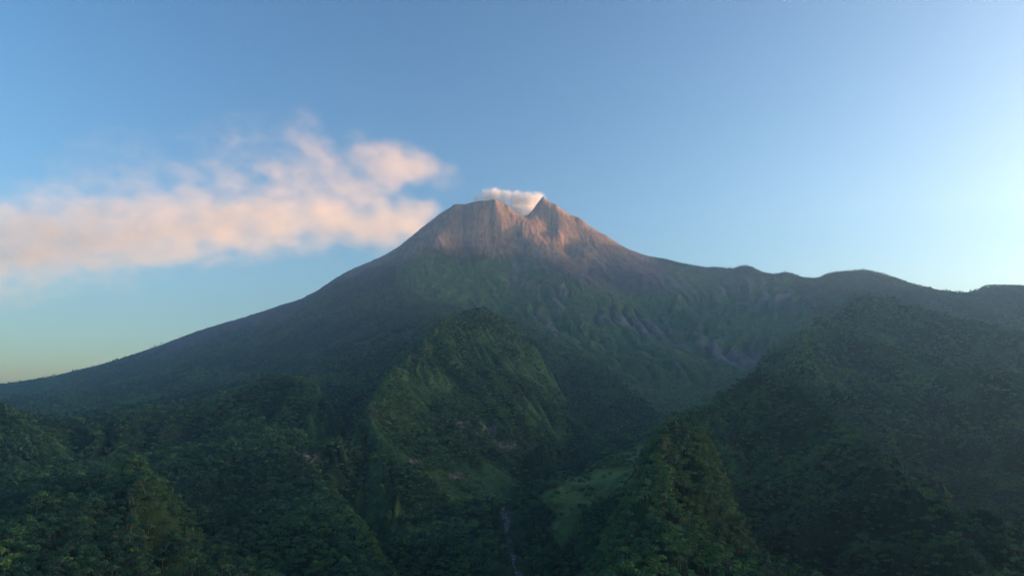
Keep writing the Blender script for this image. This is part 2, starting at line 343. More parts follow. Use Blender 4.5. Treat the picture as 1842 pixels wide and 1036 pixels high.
# ------------------------------------------------------------------ polar sheet of ground
def naz():
    d = []
    d += list(np.linspace(-180, -60, 60, endpoint=False)) + list(np.linspace(-60, -41, 60, endpoint=False))
    d += list(np.linspace(-41, 41, 1300, endpoint=False)) + list(np.linspace(41, 60, 90, endpoint=False)) + list(np.linspace(60, 180, 80, endpoint=False))
    return np.radians(np.array(d))
AZ = naz()
R = np.concatenate([np.linspace(5, 240, 20, endpoint=False), np.exp(np.linspace(math.log(240), math.log(5200), 1180, endpoint=False)), np.linspace(5200, 9200, 110)])
AZm, Rm = np.meshgrid(AZ, R, indexing='ij')
X = Rm * np.sin(AZm); Y = Rm * np.cos(AZm)
Z, Zb, SL, G1, G2, G3 = terrain(X, Y, True)
log('heights', X.shape)

# land cover ----------------------------------------------------------
def cover(x, y, z, sl, g1, g2, g3, jit=0.0, only=False):
    px, py = proj(x, y, z); px0, py0 = px, py; py = py + jit * sstep(2200, 3200, y)
    w1 = fbm(x, y, 260, 4, seed=11); w2 = fbm(x, y, 60, 3, seed=12)
    j = (w1 * 26 + w2 * 10)
    qx, qy = px + j, py + j * 0.7 + fbm(x, y, 90, 3, seed=14) * 8
    P = lambda *pts: pip(qx, qy, pts)
    bare = P((0, 600), (0, 683), (100, 684), (300, 640), (450, 604), (540, 566), (610, 522), (680, 487), (735, 468), (800, 452), (850, 450), (900, 468), (950, 470), (985, 480), (1040, 505), (1130, 520), (1200, 520), (1190, 480), (1160, 440), (980, 300), (780, 300), (400, 500)).astype(float)
    bare *= (y > 3000)
    # tongues of green on the front, streaks of ash on the right flank
    right = P((930, 470), (1000, 470), (1250, 470), (1420, 520), (1460, 600), (1400, 690), (1250, 700), (1120, 660), (1000, 600), (940, 540)) & (y > 2200)
    streak = sstep(0.25, 0.75, -g1 * 0.5 - g2 * 0.35 + w1 * 0.8 + 0.15)
    bare = bare * sstep(0, .35, bare + fbm(x, y, 30, 3, seed=61) * .9)
    if only: return bare
    ash = right * sstep(0.15, 0.6, streak * 1.1 - 0.2 + sstep(620, 470, py) * 0.5)
    ash = np.maximum(ash, (pip(px + j * .5, py + j * .4, ((1270, 622), (1330, 632), (1395, 640), (1392, 672), (1340, 668), (1300, 650))) & (y > 2200)) * 1.0)
    ash = np.maximum(ash, (pip(px + j * .3, py + j * .3, ((970, 560), (1010, 598), (1003, 606), (985, 585), (960, 562))) & (y > 2200)) * 0.9)
    ash = np.maximum(ash, (pip(px + j * .3, py + j * .3, ((925, 475), (940, 480), (925, 522), (915, 520))) & (y > 2800)) * 0.8)
    j2 = fbm(x, y, 22, 3, seed=77) * 10
    grass = (pip(px + j * .5 + j2 * 1.5, py + j * .3 + j2, ((960, 893), (1010, 868), (1080, 830), (1150, 800), (1225, 785), (1215, 835), (1135, 885), (1070, 910), (1000, 930))) & (y < 1700) & (y > 850)).astype(float)
    grass = np.maximum(grass, (pip(px + j * .6 + j2 * 2, py + j * .3 + j2 * .8, ((722, 940), (800, 928), (856, 930), (856, 955), (800, 976), (735, 978))) & (y < 1000)) * 1.0)
    grass = np.maximum(grass, (pip(px + j * .3, py + j * .3, ((1120, 870), (1150, 840), (1200, 832), (1180, 860), (1140, 880))) & (y < 1300)) * 0.8)
    grass = np.maximum(grass, (pip(px + j * .3, py + j * .3, ((1010, 915), (1050, 905), (1040, 960), (1010, 985), (985, 950))) & (y < 1000)) * 0.5)
    shrub = np.maximum(right * (1 - ash), (P((700, 455), (1000, 470), (1420, 500), (1480, 600), (1400, 700), (1290, 745), (1180, 740), (1100, 680), (1010, 620), (940, 580), (850, 560), (720, 520)) & (y > 1900)) * 1.0)
    # rock steps on the walls
    rock = np.zeros_like(x)
    for cx, cy, rx, ry, Ymin, Ymax in ((553, 820, 22, 13, 700, 1500), (758, 832, 20, 7, 700, 1600), (828, 858, 18, 6, 700, 1600), (910, 803, 20, 7, 700, 1800), (838, 762, 22, 5, 700, 1800), (880, 778, 22, 4, 700, 1800),
                                       (1350, 640, 40, 8, 2200, 3200), (885, 770, 12, 8, 900, 1900), (770, 792, 8, 4, 700, 1600), (1225, 600, 10, 4, 2500, 3500)):
        d = ((px - cx + w2 * 8) / rx) ** 2 + ((py - cy + w2 * 4) / ry) ** 2
        rock = np.maximum(rock, sstep(1.2, 0.5, d + fbm(x + y * .3, y * .35, 7, 3, seed=31) * 1.6) * (y > Ymin) * (y < Ymax))
    river = np.zeros_like(x)
    RV = np.array([at(*p)[:2] for p in RIV[1:]])
    dm = np.full(x.shape, 1e9)
    sel = (np.abs(x) < 500) & (y > 400) & (y < 1800)
    xs, ys = x[sel] + 7 * w2[sel], y[sel] + 7 * w1[sel]; dd = np.full(xs.shape, 1e9)
    for a, b in zip(RV[:-1], RV[1:]):
        t = np.clip(((xs - a[0]) * (b[0] - a[0]) + (ys - a[1]) * (b[1] - a[1])) / ((b - a) ** 2).sum(), 0, 1)
        dd = np.minimum(dd, np.hypot(xs - a[0] - t * (b[0] - a[0]), ys - a[1] - t * (b[1] - a[1])))
    dm[sel] = dd
    river = sstep(5.5, 2.5, dm + w2 * 5) * sstep(1250, 1000, y)
    wall = .75 * sstep(.52, .70, sl + w2 * .4 + w1 * .25) * sstep(-.05, .12, w2 + .6 * fbm(x, y, 28, 2, seed=92)) * (y > 850) * (y < 2600) * (1 - rock)
    shrub = np.maximum(shrub, wall)
    crest = sstep(.05, .5, -(1 - 2 * np.abs(g1)) * .0 - g1 * .55 - g2 * .35 + w2 * .5)
    grass = np.maximum(grass * np.clip(.75 + w2 * .9 + w1 * .4, 0, 1), shrub * (y > 1900) * .75 * crest * (1 - bare) * (1 - ash))
    return px0, py0, bare, ash, grass, shrub, rock, river, dm
PX, PY, BARE, ASH, GRASS, SHRUB, ROCK, RIVER, RD = cover(X, Y, Z, SL, G1, G2, G3)
for jt in (-9.0, 9.0):
    BARE = BARE + cover(X, Y, Z, SL, G1, G2, G3, jt, True)
BARE /= 3.0
Z = Z - RIVER * 3.0
# rock steps stand out from the slope, scree and boulders on the cone
rough = np.maximum(BARE, ASH) * sstep(2200, 3500, Y)
rid = 1 - np.abs(fbm(X, Y, 46, 4, 0.6, seed=21)) * 2
Z = Z + rough * ((rid - 0.6) * 4.5 + (0.4 - np.abs(fbm(X, Y, 20, 3, 0.6, seed=23))) * 4.0) + ROCK * (fbm(X, Y, 11, 3, 0.6, seed=22)) * 6.0
log('cover')
na, nr = X.shape
verts = np.stack([X, Y, Z], -1).reshape(-1, 3).astype(np.float32)
ii, jj = np.meshgrid(np.arange(na), np.arange(nr - 1), indexing='ij')
i2 = (ii + 1) % na
quads = np.stack([ii * nr + jj, ii * nr + jj + 1, i2 * nr + jj + 1, i2 * nr + jj], -1).reshape(-1, 4)
def mesh_from(name, v, faces, attrs=None, cols=None, smooth=False, mat=None, parent=None, link=True):
    """v (n,3), faces (m,k) with one k, or a list of such arrays"""
    me = bpy.data.meshes.new(name)
    fl = faces if isinstance(faces, list) else [faces]
    tot = np.concatenate([np.full(len(f), f.shape[1], np.int32) for f in fl]); lv = np.concatenate([f.ravel() for f in fl]).astype(np.int32)
    me.vertices.add(len(v)); me.vertices.foreach_set('co', np.ascontiguousarray(v, np.float32).ravel())
    me.loops.add(len(lv)); me.loops.foreach_set('vertex_index', lv)
    me.polygons.add(len(tot)); me.polygons.foreach_set('loop_start', np.concatenate([[0], np.cumsum(tot)[:-1]]).astype(np.int32))
    if smooth: me.polygons.foreach_set('use_smooth', np.ones(len(tot), bool))
    for k, a in (attrs or {}).items():
        at_ = me.attributes.new(k, 'FLOAT', 'POINT'); at_.data.foreach_set('value', np.ascontiguousarray(a, np.float32).ravel())
    me.update(calc_edges=True)
    if mat: me.materials.append(mat)
    o = bpy.data.objects.new(name, me)
    if link: sc.collection.objects.link(o)
    if parent: o.parent = parent
    return o

# ------------------------------------------------------------------ materials
class NT:
    def __init__(s, name):
        s.m = bpy.data.materials.new(name); s.m.use_nodes = True; s.t = s.m.node_tree; s.t.nodes.clear(); s.out = s.t.nodes.new('ShaderNodeOutputMaterial')
    def n(s, typ, **kw):
        nd = s.t.nodes.new(typ)
        for k, v in kw.items():
            if k.startswith('i_'):
                key = k[2:]; key = int(key) if key.isdigit() else key.replace('_', ' ')
                s.put(nd.inputs[key], v)
            else: setattr(nd, k, v)
        return nd
    def put(s, inp, v):
        if isinstance(v, bpy.types.NodeSocket): s.t.links.new(v, inp)
        elif isinstance(v, bpy.types.Node): s.t.links.new(v.outputs[0], inp)
        else: inp.default_value = v
    def math(s, op, a, b=None, c=None, clamp=False):
        nd = s.t.nodes.new('ShaderNodeMath'); nd.operation = op; nd.use_clamp = clamp
        for i, v in enumerate((a, b, c)):
            if v is not None: s.put(nd.inputs[i], v)
        return nd.outputs[0]
    def vmath(s, op, a, b=None, out=0):
        nd = s.t.nodes.new('ShaderNodeVectorMath'); nd.operation = op
        s.put(nd.inputs[0], a)
        if b is not None: s.put(nd.inputs[1], b)
        return nd.outputs[out]
    def attr(s, name): return s.n('ShaderNodeAttribute', attribute_name=name).outputs['Fac']
    def mix(s, f, a, b):
        nd = s.t.nodes.new('ShaderNodeMix'); nd.data_type = 'RGBA'
        s.put(nd.inputs[0], f); s.put(nd.inputs[6], a); s.put(nd.inputs[7], b); return nd.outputs[2]
    def noise(s, vec, scale, detail=4, rough=0.55, dist=0.0):
        nd = s.n('ShaderNodeTexNoise'); s.put(nd.inputs['Vector'], vec)
        nd.inputs['Scale'].default_value = scale; nd.inputs['Detail'].default_value = detail; nd.inputs['Roughness'].default_value = rough; nd.inputs['Distortion'].default_value = dist
        return nd.outputs['Fac']
    def ramp(s, f, a, b):
        nd = s.n('ShaderNodeMapRange'); s.put(nd.inputs[0], f); nd.inputs[1].default_value = a; nd.inputs[2].default_value = b; nd.clamp = True; nd.interpolation_type = 'SMOOTHSTEP'; return nd.outputs[0]
def c4(r, g, b): return (r, g, b, 1)

T = NT('ground_cover')
pos = T.n('ShaderNodeNewGeometry').outputs['Position']
n_big = T.noise(pos, 1 / 240, 5, 0.6); n_mid = T.noise(pos, 1 / 46, 6, 0.62); n_sm = T.noise(pos, 1 / 9, 5, 0.65); n_t = T.noise(pos, 1 / 2.5, 3, 0.6)
soil = T.mix(T.ramp(n_mid, 0.35, 0.65), c4(.016, .032, .014), c4(.030, .058, .022))
shr = T.mix(T.ramp(n_mid, 0.38, 0.62), c4(.042, .100, .036), c4(.085, .160, .044))
shr = T.mix(T.ramp(n_sm, 0.42, 0.62), shr, c4(.032, .070, .030))
col = T.mix(T.attr('shrub'), soil, shr)
ashc = T.mix(T.ramp(n_mid, 0.35, 0.7), c4(.095, .090, .094), c4(.17, .16, .155))
ashc = T.mix(T.ramp(n_sm, 0.55, 0.75), ashc, c4(.055, .055, .05))
col = T.mix(T.attr('ash'), col, ashc)
br = T.mix(T.ramp(n_big, 0.35, 0.65), c4(.26, .17, .14), c4(.36, .24, .18))
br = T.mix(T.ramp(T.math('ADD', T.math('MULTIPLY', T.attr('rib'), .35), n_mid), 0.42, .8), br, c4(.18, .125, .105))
br = T.mix(T.ramp(n_sm, 0.58, 0.72), br, c4(.46, .31, .20))
zz = T.n('ShaderNodeSeparateXYZ', i_0=pos).outputs[2]
low = T.mix(T.ramp(n_mid, 0.35, 0.7), c4(.070, .060, .062), c4(.120, .100, .100))
br = T.mix(T.ramp(T.math('MULTIPLY_ADD', n_big, 260.0, zz), CAMZ + 900, CAMZ + 1130), low, br)
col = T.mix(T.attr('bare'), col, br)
gr = T.mix(T.ramp(n_mid, 0.35, 0.6), c4(.080, .150, .045), c4(.130, .200, .055))
gr = T.mix(T.ramp(n_sm, 0.45, 0.7), gr, c4(.060, .115, .036))
col = T.mix(T.attr('grass'), col, gr)
rk = T.mix(T.ramp(n_sm, 0.38, 0.62), c4(.06, .055, .05), c4(.20, .18, .165))
rk = T.mix(T.ramp(n_t, 0.5, 0.62), rk, c4(.05, .055, .04))
col = T.mix(T.attr('rock'), col, rk)
rv = T.mix(T.ramp(n_t, 0.5, 0.6), c4(.05, .045, .045), c4(.24, .235, .23))
col = T.mix(T.attr('river'), col, rv)
hgt = T.math('ADD', T.math('MULTIPLY', n_sm, 5.0), T.math('MULTIPLY', n_t, 1.6))
hgt = T.math('ADD', hgt, T.math('MULTIPLY', n_mid, 8.0))
bmp = T.n('ShaderNodeBump', i_Height=hgt, i_Strength=0.8, i_Distance=1.0)
bs = T.n('ShaderNodeBsdfPrincipled', i_Base_Color=col, i_Roughness=0.95, i_Normal=bmp)
bs.inputs['Specular IOR Level'].default_value = 0.15
T.put(T.out.inputs[0], bs)
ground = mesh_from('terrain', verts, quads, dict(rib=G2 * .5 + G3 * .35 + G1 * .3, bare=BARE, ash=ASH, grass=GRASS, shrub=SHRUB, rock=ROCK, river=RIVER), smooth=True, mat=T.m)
ground['kind'] = 'structure'
log('terrain built')

# ------------------------------------------------------------------ haze
V = NT('haze_air')
pv = V.n('ShaderNodeVolumePrincipled')
pv.inputs['Color'].default_value = c4(.56, .79, 1.0); pv.inputs['Density'].default_value = HAZE_DENSITY; pv.inputs['Anisotropy'].default_value = 0.72
V.put(V.out.inputs['Volume'], pv)
zlo = float(Z.min()) - 1.0; zhi = max(CAMZ + 1480.0, float(Z.max()) + 4)
hb = 9300.0
hv = np.array([(x, y, z) for x in (-hb, hb) for y in (-hb, hb) for z in (zlo, zhi)])
hf = np.array([(0, 1, 3, 2), (4, 6, 7, 5), (0, 4, 5, 1), (2, 3, 7, 6), (0, 2, 6, 4), (1, 5, 7, 3)])
haze = mesh_from('haze', hv, hf, mat=V.m); haze['kind'] = 'stuff'
log('haze top', zhi, 'range max', Z.max())
#PLUME0

# ------------------------------------------------------------------ smoke: a field of soft lobes in place, and a closed hull round it
def field(blobs, X, Y, Z):
    s = np.zeros(X.shape, np.float32)
    for (cx, cy, cz, rx, ry, rz, a) in blobs:
        d = ((X - cx) / rx) ** 2 + ((Y - cy) / ry) ** 2 + ((Z - cz) / rz) ** 2
        s = np.maximum(s, a * np.clip(1 - d, 0, None))
    return s
def surface_net(f, lo, st, iso):
    """closed surface of f > iso on a regular grid, one vertex per crossed cell"""
    ins = f > iso; nx, ny, nz = f.shape
    cnt = np.zeros((nx - 1, ny - 1, nz - 1), np.int32); acc = np.zeros((nx - 1, ny - 1, nz - 1, 3), np.float32); num = np.zeros((nx - 1, ny - 1, nz - 1), np.float32)
    C8 = [(i, j, k) for i in (0, 1) for j in (0, 1) for k in (0, 1)]
    sl = lambda a, i, j, k: a[i:nx - 1 + i, j:ny - 1 + j, k:nz - 1 + k]
    for c in C8: cnt += sl(ins, *c)
    for a in C8:
        for ax in range(3):
            if a[ax]: continue
            b = list(a); b[ax] = 1
            fa, fb = sl(f, *a), sl(f, *b); cr = (fa > iso) != (fb > iso)
            t = np.where(cr, (iso - fa) / np.where(cr, fb - fa, 1), 0)
            for q in range(3): acc[..., q] += np.where(cr, a[q] + (t if q == ax else 0), 0)
            num += cr
    act = (cnt > 0) & (cnt < 8); idx = -np.ones(act.shape, np.int64); idx[act] = np.arange(act.sum())
    I = np.argwhere(act); v = (I + acc[act] / num[act][:, None]) * st + lo
    faces = []
    for ax in range(3):
        u, w_ = (ax + 1) % 3, (ax + 2) % 3
        a = ins; b = np.roll(ins, -1, ax); e = a != b
        P = np.argwhere(e); P = P[(P[:, 0] > 0) & (P[:, 1] > 0) & (P[:, 2] > 0) & (P[:, 0] < nx - 1) & (P[:, 1] < ny - 1) & (P[:, 2] < nz - 1)]
        q = []
        for du, dw in ((0, 0), (1, 0), (1, 1), (0, 1)):
            Q = P.copy(); Q[:, u] -= du; Q[:, w_] -= dw; q.append(idx[Q[:, 0], Q[:, 1], Q[:, 2]])
        q = np.stack(q, -1); flip = a[P[:, 0], P[:, 1], P[:, 2]]; q[~flip] = q[~flip][:, ::-1]
        faces.append(q)
    faces = np.concatenate(faces); return v, faces[(faces >= 0).all(1)]
def smoke(name, blobs, st, dens, wl, amp, lo_t, hi_t, color, aniso, iso, step, detail=4, squash=(1, 1, 1.3), dist=0.0):
    B = np.array(blobs); lo = (B[:, :3] - B[:, 3:6]).min(0) - 2 * st; hi = (B[:, :3] + B[:, 3:6]).max(0) + 2 * st
    ax = [np.arange(lo[i], hi[i] + st, st, dtype=np.float32) for i in range(3)]
    Xg, Yg, Zg = np.meshgrid(*ax, indexing='ij'); f = field(blobs, Xg, Yg, Zg)
    v, fc = surface_net(f, lo, st, iso)
    T = NT(name + '_vapour'); pos = T.n('ShaderNodeNewGeometry').outputs['Position']
    sp = T.vmath('MULTIPLY', pos, squash)
    nz = T.noise(sp, 1 / wl, detail, 0.58, dist)
    warp = T.n('ShaderNodeTexNoise'); T.put(warp.inputs['Vector'], sp); warp.inputs['Scale'].default_value = 1 / (wl * 1.3); warp.inputs['Detail'].default_value = 2
    off = T.vmath('SCALE', T.vmath('SUBTRACT', warp.outputs['Color'], (0.5, 0.5, 0.5))); off.node.inputs['Scale'].default_value = wl * 0.75
    p2 = T.vmath('ADD', pos, off)
    tot = None
    for (cx, cy, cz, rx, ry, rz, a) in blobs:
        q = T.vmath('MULTIPLY', T.vmath('SUBTRACT', p2, (cx, cy, cz)), (1 / rx, 1 / ry, 1 / rz))
        d = T.vmath('DOT_PRODUCT', q, q, out=1)
        k = T.math('SUBTRACT', 1.0, d, clamp=True)
        k = T.math('MULTIPLY', k, a); tot = T.math('MAXIMUM', k, tot) if tot is not None else k
    s = T.math('MULTIPLY_ADD', T.math('SUBTRACT', nz, 0.5), amp, tot)
    s = T.math('MULTIPLY', T.ramp(s, lo_t, hi_t), T.ramp(tot, 0.02, 0.12))
    s = T.math('MULTIPLY', s, T.math('MINIMUM', tot, 1.0))
    pv = T.n('ShaderNodeVolumePrincipled'); pv.inputs['Color'].default_value = color; pv.inputs['Anisotropy'].default_value = aniso
    T.put(pv.inputs['Density'], T.math('MULTIPLY', s, dens)); T.put(T.out.inputs['Volume'], pv)
    T.m.cycles.volume_step_rate = step
    o = mesh_from(name, v, fc, smooth=True, mat=T.m); o['kind'] = 'stuff'
    log(name, len(v), 'low', v[:, 2].min() - CAMZ, 'far-low', v[v[:, 1] < hb][:, 2].min() - CAMZ if (v[:, 1] < hb).any() else None)
    return o
def blob(px, py, r, a=1.0, Y=None, ey=1.5, ez=1.0, ex=1.0):
    Yd = Y if Y else float(np.interp(px, [-250, 0, 300, 600, 830], [10600, 10400, 9500, 8000, 7000]))
    x, y, z = at(px, py, Yd); k = Yd / F
    return (x, y, z, r * k * ex, r * k * ey, r * k * ez, a)
PB = [blob(765, 390, 52, 1.0), blob(735, 395, 62, 1.1), blob(690, 405, 68, 1.1), blob(640, 398, 74, .95), blob(585, 392, 84, .9), blob(520, 392, 94, .9, ex=1.2), blob(445, 398, 100, .85, ex=1.3), blob(360, 408, 104, .85, ex=1.4), blob(270, 415, 106, .85, ex=1.4),
      blob(180, 422, 110, .85, ex=1.4), blob(90, 430, 112, .85, ex=1.4), blob(0, 440, 116, .8, ex=1.4), blob(-100, 450, 130, .75, ex=1.5),
      blob(800, 318, 36, .7, ex=1.4), blob(755, 302, 54, 1.0, ex=1.2), blob(700, 298, 70, .95), blob(655, 280, 60, .75), blob(650, 335, 76, .75), blob(570, 325, 100, .62, ex=1.2), blob(470, 325, 92, .55, ex=1.4), blob(360, 335, 90, .52, ex=1.5),
      blob(230, 355, 90, .50, ex=1.6), blob(90, 365, 90, .48, ex=1.6), blob(0, 500, 90, .62, ex=1.3), blob(-90, 510, 90, .6), blob(90, 480, 84, .6), blob(190, 470, 84, .5, ex=1.5), blob(560, 262, 86, .52), blob(548, 228, 52, .42), blob(-80, 380, 110, .5, ex=1.5), blob(440, 265, 84, .36, ex=2.2), blob(535, 425, 50, .7, ex=1.3), blob(230, 290, 80, .30, ex=2.4)]
PB = [(a, b, c, d * .93, e * .85, f * .95, g * .84) for a, b, c, d, e, f, g in PB]
smoke('smoke_plume', PB, 70.0, 0.0019, 300.0, 2.3, 0.12, 1.0, (0.99, 0.93, 0.82, 1), 0.0, 0.02, 0.07, detail=7, squash=(.75, .75, 1.3))
CY = 4470.0
CB = [blob(860, 358, 16, .8, CY - 20, 1.2), blob(876, 355, 20, 1.0, CY - 20, 1.2), blob(890, 355, 22, 1.2, CY - 20, 1.0), blob(886, 370, 22, 1.1, CY - 20, 1.0), blob(903, 364, 18, 1.0, CY - 10, 1.0),
      blob(912, 353, 15, 1.1, CY + 10, 1.2), blob(930, 360, 22, 1.1, CY, 1.0), blob(950, 362, 22, 1.1, CY, 1.0, ex=1.1), blob(967, 358, 18, .9, CY, 1.0, ex=1.2), blob(930, 378, 24, 1.1, CY, 1.0), blob(955, 382, 22, 1.1, CY, 1.0), blob(905, 378, 22, 1.0, CY, 1.0)]
smoke('crater_smoke', CB, 6.0, 0.034, 26.0, 2.6, 0.18, 0.95, (0.985, 0.97, 0.97, 1), 0.0, 0.02, 0.2, detail=5, squash=(1, 1, 1))
#PLUME1
#TREES0

# ------------------------------------------------------------------ trees
rng = np.random.RandomState(41)
def unit(v): return v / (np.linalg.norm(v, axis=-1, keepdims=True) + 1e-9)
def crown_quads(nc, nq, size, flat, seed, width=1.0, ragged=0.25, top=0.0):
    """leaf clusters over a bunch of lobes; crown radius 1, crown centre at height 0"""
    r = np.random.RandomState(seed); out = []; lo = []
    for i in range(nc):
        a = 2.399 * i + r.rand() * 0.8; q = math.sqrt((i + 0.35) / nc) * 0.68 * width
        z = (1 - (q / 0.72) ** 2) * 0.34 * flat + r.uniform(-.14, .14) + top * (1 - q)
        lo.append((math.cos(a) * q, math.sin(a) * q, z, r.uniform(.27, .46)))
    per = nq // nc
    for (cx, cy, cz, cr) in lo:
        d = unit(r.randn(per, 3)); d[:, 2] = np.abs(d[:, 2]) * 1.0 - 0.38 * (r.rand(per) < .45); d = unit(d)
        p = np.array((cx, cy, cz)) + d * cr * np.array((1, 1, .8)) * r.uniform(1 - ragged, 1.12, (per, 1))
        nrm = unit(d + 0.5 * r.randn(per, 3) * np.array((1, 1, .7)))
        t = unit(np.cross(nrm, r.randn(per, 3))); b = np.cross(nrm, t); s = size * r.uniform(.6, 1.3, (per, 1)); e = s * r.uniform(.45, .9, (per, 1))
        bend = nrm * s * -0.25
        out.append(np.stack([p - t * s + bend, p - b * e, p + t * s + bend, p + b * e], 1))
    return np.concatenate(out).astype(np.float32)
# kinds: domed, spreading, tall, ragged
KINDS = [('domed', dict(flat=1.25, width=1.0, ragged=.2)), ('spreading', dict(flat=.6, width=1.3, ragged=.25)), ('tall', dict(flat=2.6, width=.72, ragged=.25)), ('ragged', dict(flat=1.0, width=1.1, ragged=.6))]
LOD0 = [[crown_quads(14, 560, .125, seed=10 * k + v, **kw) for v in range(3)] for k, (nm, kw) in enumerate(KINDS)]
LOD1 = [[crown_quads(11, 187, .20, seed=10 * k + v + 3, **kw) for v in range(3)] for k, (nm, kw) in enumerate(KINDS)]
LOD2 = [[crown_quads(7, 49, .38, seed=10 * k + v + 5, **kw) for v in range(3)] for k, (nm, kw) in enumerate(KINDS)]
LOD3 = [[crown_quads(4, 16, .56, seed=10 * k + v + 7, **kw) for v in range(3)] for k, (nm, kw) in enumerate(KINDS)]
# positions: jittered rows in three belts
elv = np.where(R[None, :] < 60, -9.0, (Z + 9.0 - CAMZ) / R[None, :]); run = np.maximum.accumulate(elv, 1)
def visible(x, y, z, hgt, margin):
    az = np.arctan2(x, y); r = np.hypot(x, y)
    i = np.clip(np.searchsorted(AZ, az), 0, na - 1); j = np.clip(np.searchsorted(R, r - 12) - 1, 0, nr - 1)
    return (z + hgt - CAMZ) / r > run[i, j] - margin
pts = []
for r0, r1, sp in ((130, 900, 4.9), (900, 1750, 5.9), (1750, 4600, 9.2)):
    nx_ = int(2 * r1 / sp)
    gx, gy = np.meshgrid((np.arange(nx_) - nx_ / 2) * sp, np.arange(int(r1 / sp)) * sp, indexing='ij')
    gx = gx.ravel(); gy = gy.ravel(); az = np.arctan2(gx, gy); rr = np.hypot(gx, gy)
    k = (rr >= r0) & (rr < r1) & (np.abs(az) < math.radians(39.5)); gx = gx[k]; gy = gy[k]
    gx = gx + rng.uniform(-.46, .46, len(gx)) * sp; gy = gy + rng.uniform(-.46, .46, len(gy)) * sp
    z, zb, sl, g1, g2, g3 = terrain(gx, gy, True)
    px, py, ba, ash, gr, sh, ro, ri, rd = cover(gx, gy, z, sl, g1, g2, g3, rng.randn(len(gx)) * 9)
    u = rng.rand(len(gx))
    keep = visible(gx, gy, z, 10, 0.012) & (py < 1110) & (ba < .5) & (ash < .45 + .1 * u) & ((gr < .35) | (sh > .5) | (rng.rand(len(gx)) < .07)) & (ro < .5) & (ri < .2)
    keep &= ~((sh > .5) & (gy > 1900) & (u > .30)); keep &= ~((sh > .5) & (gy <= 1900) & (u > .9))
    keep &= ~((rd < 20) & (gy < 1150) & (gy > 640) & (u > .12))
    pts.append(np.stack([gx, gy, z, sl, sh, np.full(len(gx), sp), px, py], -1)[keep])
pts = np.concatenate(pts)
log('trees', len(pts))
x, y, z, sl, sh, sp, px, py = pts.T
n = len(pts); rr = np.hypot(x, y)
patch = fbm(x, y, 110, 3, seed=41); patch2 = fbm(x, y, 35, 2, seed=42)
rad = sp * rng.uniform(.50, .86, n) * (1 + .25 * patch) * np.where(sh > .5, np.where(y > 1900, .42, .52), 1.0) * (1 - .15 * sstep(.45, .9, sl)) * (1 - .5 * sstep(500, 900, z - CAMZ)) * np.where(y > 2900, .72, 1)
rad *= np.where(rng.rand(n) < .07, 1.35, 1)
rad = np.clip(rad, 1.2, 6.5)
kind = rng.choice(4, n, p=[.42, .26, .14, .18]); var = rng.randint(0, 3, n); ang = rng.rand(n) * 6.283
lift = rng.uniform(.9, 1.6, n) * np.where(kind == 2, 1.35, 1) * np.where(sh > .5, .6, 1)
tall = (rng.rand(n) < .08) & (sh < .5) & (rr < 1500); lift = np.where(tall, lift + .9, lift)
tone = np.clip(.44 + .42 * patch + .30 * patch2 + rng.uniform(-.30, .30, n) + .18 * sstep(.3, .7, sl), 0, 1)
tone = tone + .13 * sstep(75, 10, g_mid.get((g_mid.cr,), x, y)[0] + 20 * patch2); tone = np.where(sh > .5, tone + .08, tone)  # light on the crests put into the crown tone along ridge lines
tone = np.where((rng.rand(n) < .05), np.clip(tone + .4, 0, 1), tone)
# foliage and bark
T = NT('foliage'); tn = T.attr('tone'); pos = T.n('ShaderNodeNewGeometry').outputs['Position']
fc = T.n('ShaderNodeValToRGB'); T.put(fc.inputs[0], tn); cr = fc.color_ramp
cr.elements[0].position = 0.0; cr.elements[0].color = c4(.016, .056, .034); cr.elements[1].position = 1.0; cr.elements[1].color = c4(.135, .240, .066)
for p_, c_ in ((.35, c4(.034, .106, .058)), (.62, c4(.062, .162, .066)), (.82, c4(.100, .212, .066))):
    e = cr.elements.new(p_); e.color = c_
fcol = T.mix(T.ramp(T.noise(pos, 1 / 3.0, 3, .6), .35, .7), fc.outputs[0], T.mix(.5, fc.outputs[0], c4(.030, .040, .020)))
dif = T.n('ShaderNodeBsdfPrincipled', i_Base_Color=fcol, i_Roughness=.75); dif.inputs['Specular IOR Level'].default_value = .25
trn = T.n('ShaderNodeBsdfTranslucent', i_Color=fcol); mx = T.n('ShaderNodeMixShader', i_0=.06); T.put(mx.inputs[1], dif); T.put(mx.inputs[2], trn); T.put(T.out.inputs[0], mx)
FOL = T.m
T = NT('bark'); pos = T.n('ShaderNodeNewGeometry').outputs['Position']
bc = T.mix(T.ramp(T.noise(pos, 1 / 1.2, 3), .4, .65), c4(.10, .09, .075), c4(.30, .28, .25))
bb = T.n('ShaderNodeBsdfPrincipled', i_Base_Color=bc, i_Roughness=.9); T.put(T.out.inputs[0], bb); BARK = T.m
def cloud(lod, sel):
    """all crowns of one belt as vertex array (m*4,3) and tone"""
    V_, A_ = [], []
    for k in range(4):
        for v in range(3):
            s = np.flatnonzero(sel & (kind == k) & (var == v))
            if not len(s): continue
            q = lod[k][v].reshape(-1, 3); ca, sa = np.cos(ang[s])[:, None], np.sin(ang[s])[:, None]; rd_ = rad[s][:, None]
            X_ = (q[None, :, 0] * ca - q[None, :, 1] * sa) * rd_ + x[s][:, None]; Y_ = (q[None, :, 0] * sa + q[None, :, 1] * ca) * rd_ + y[s][:, None]
            Z_ = (q[None, :, 2] + lift[s][:, None]) * rd_ + z[s][:, None]
            V_.append(np.stack([X_, Y_, Z_], -1).reshape(-1, 3).astype(np.float32))
            lt = np.repeat(rng.uniform(-.10, .10, (len(s), len(q) // 4)), 4, 1)
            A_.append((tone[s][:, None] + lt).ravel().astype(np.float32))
    return (np.concatenate(V_), np.concatenate(A_)) if V_ else (np.zeros((0, 3)), np.zeros(0))
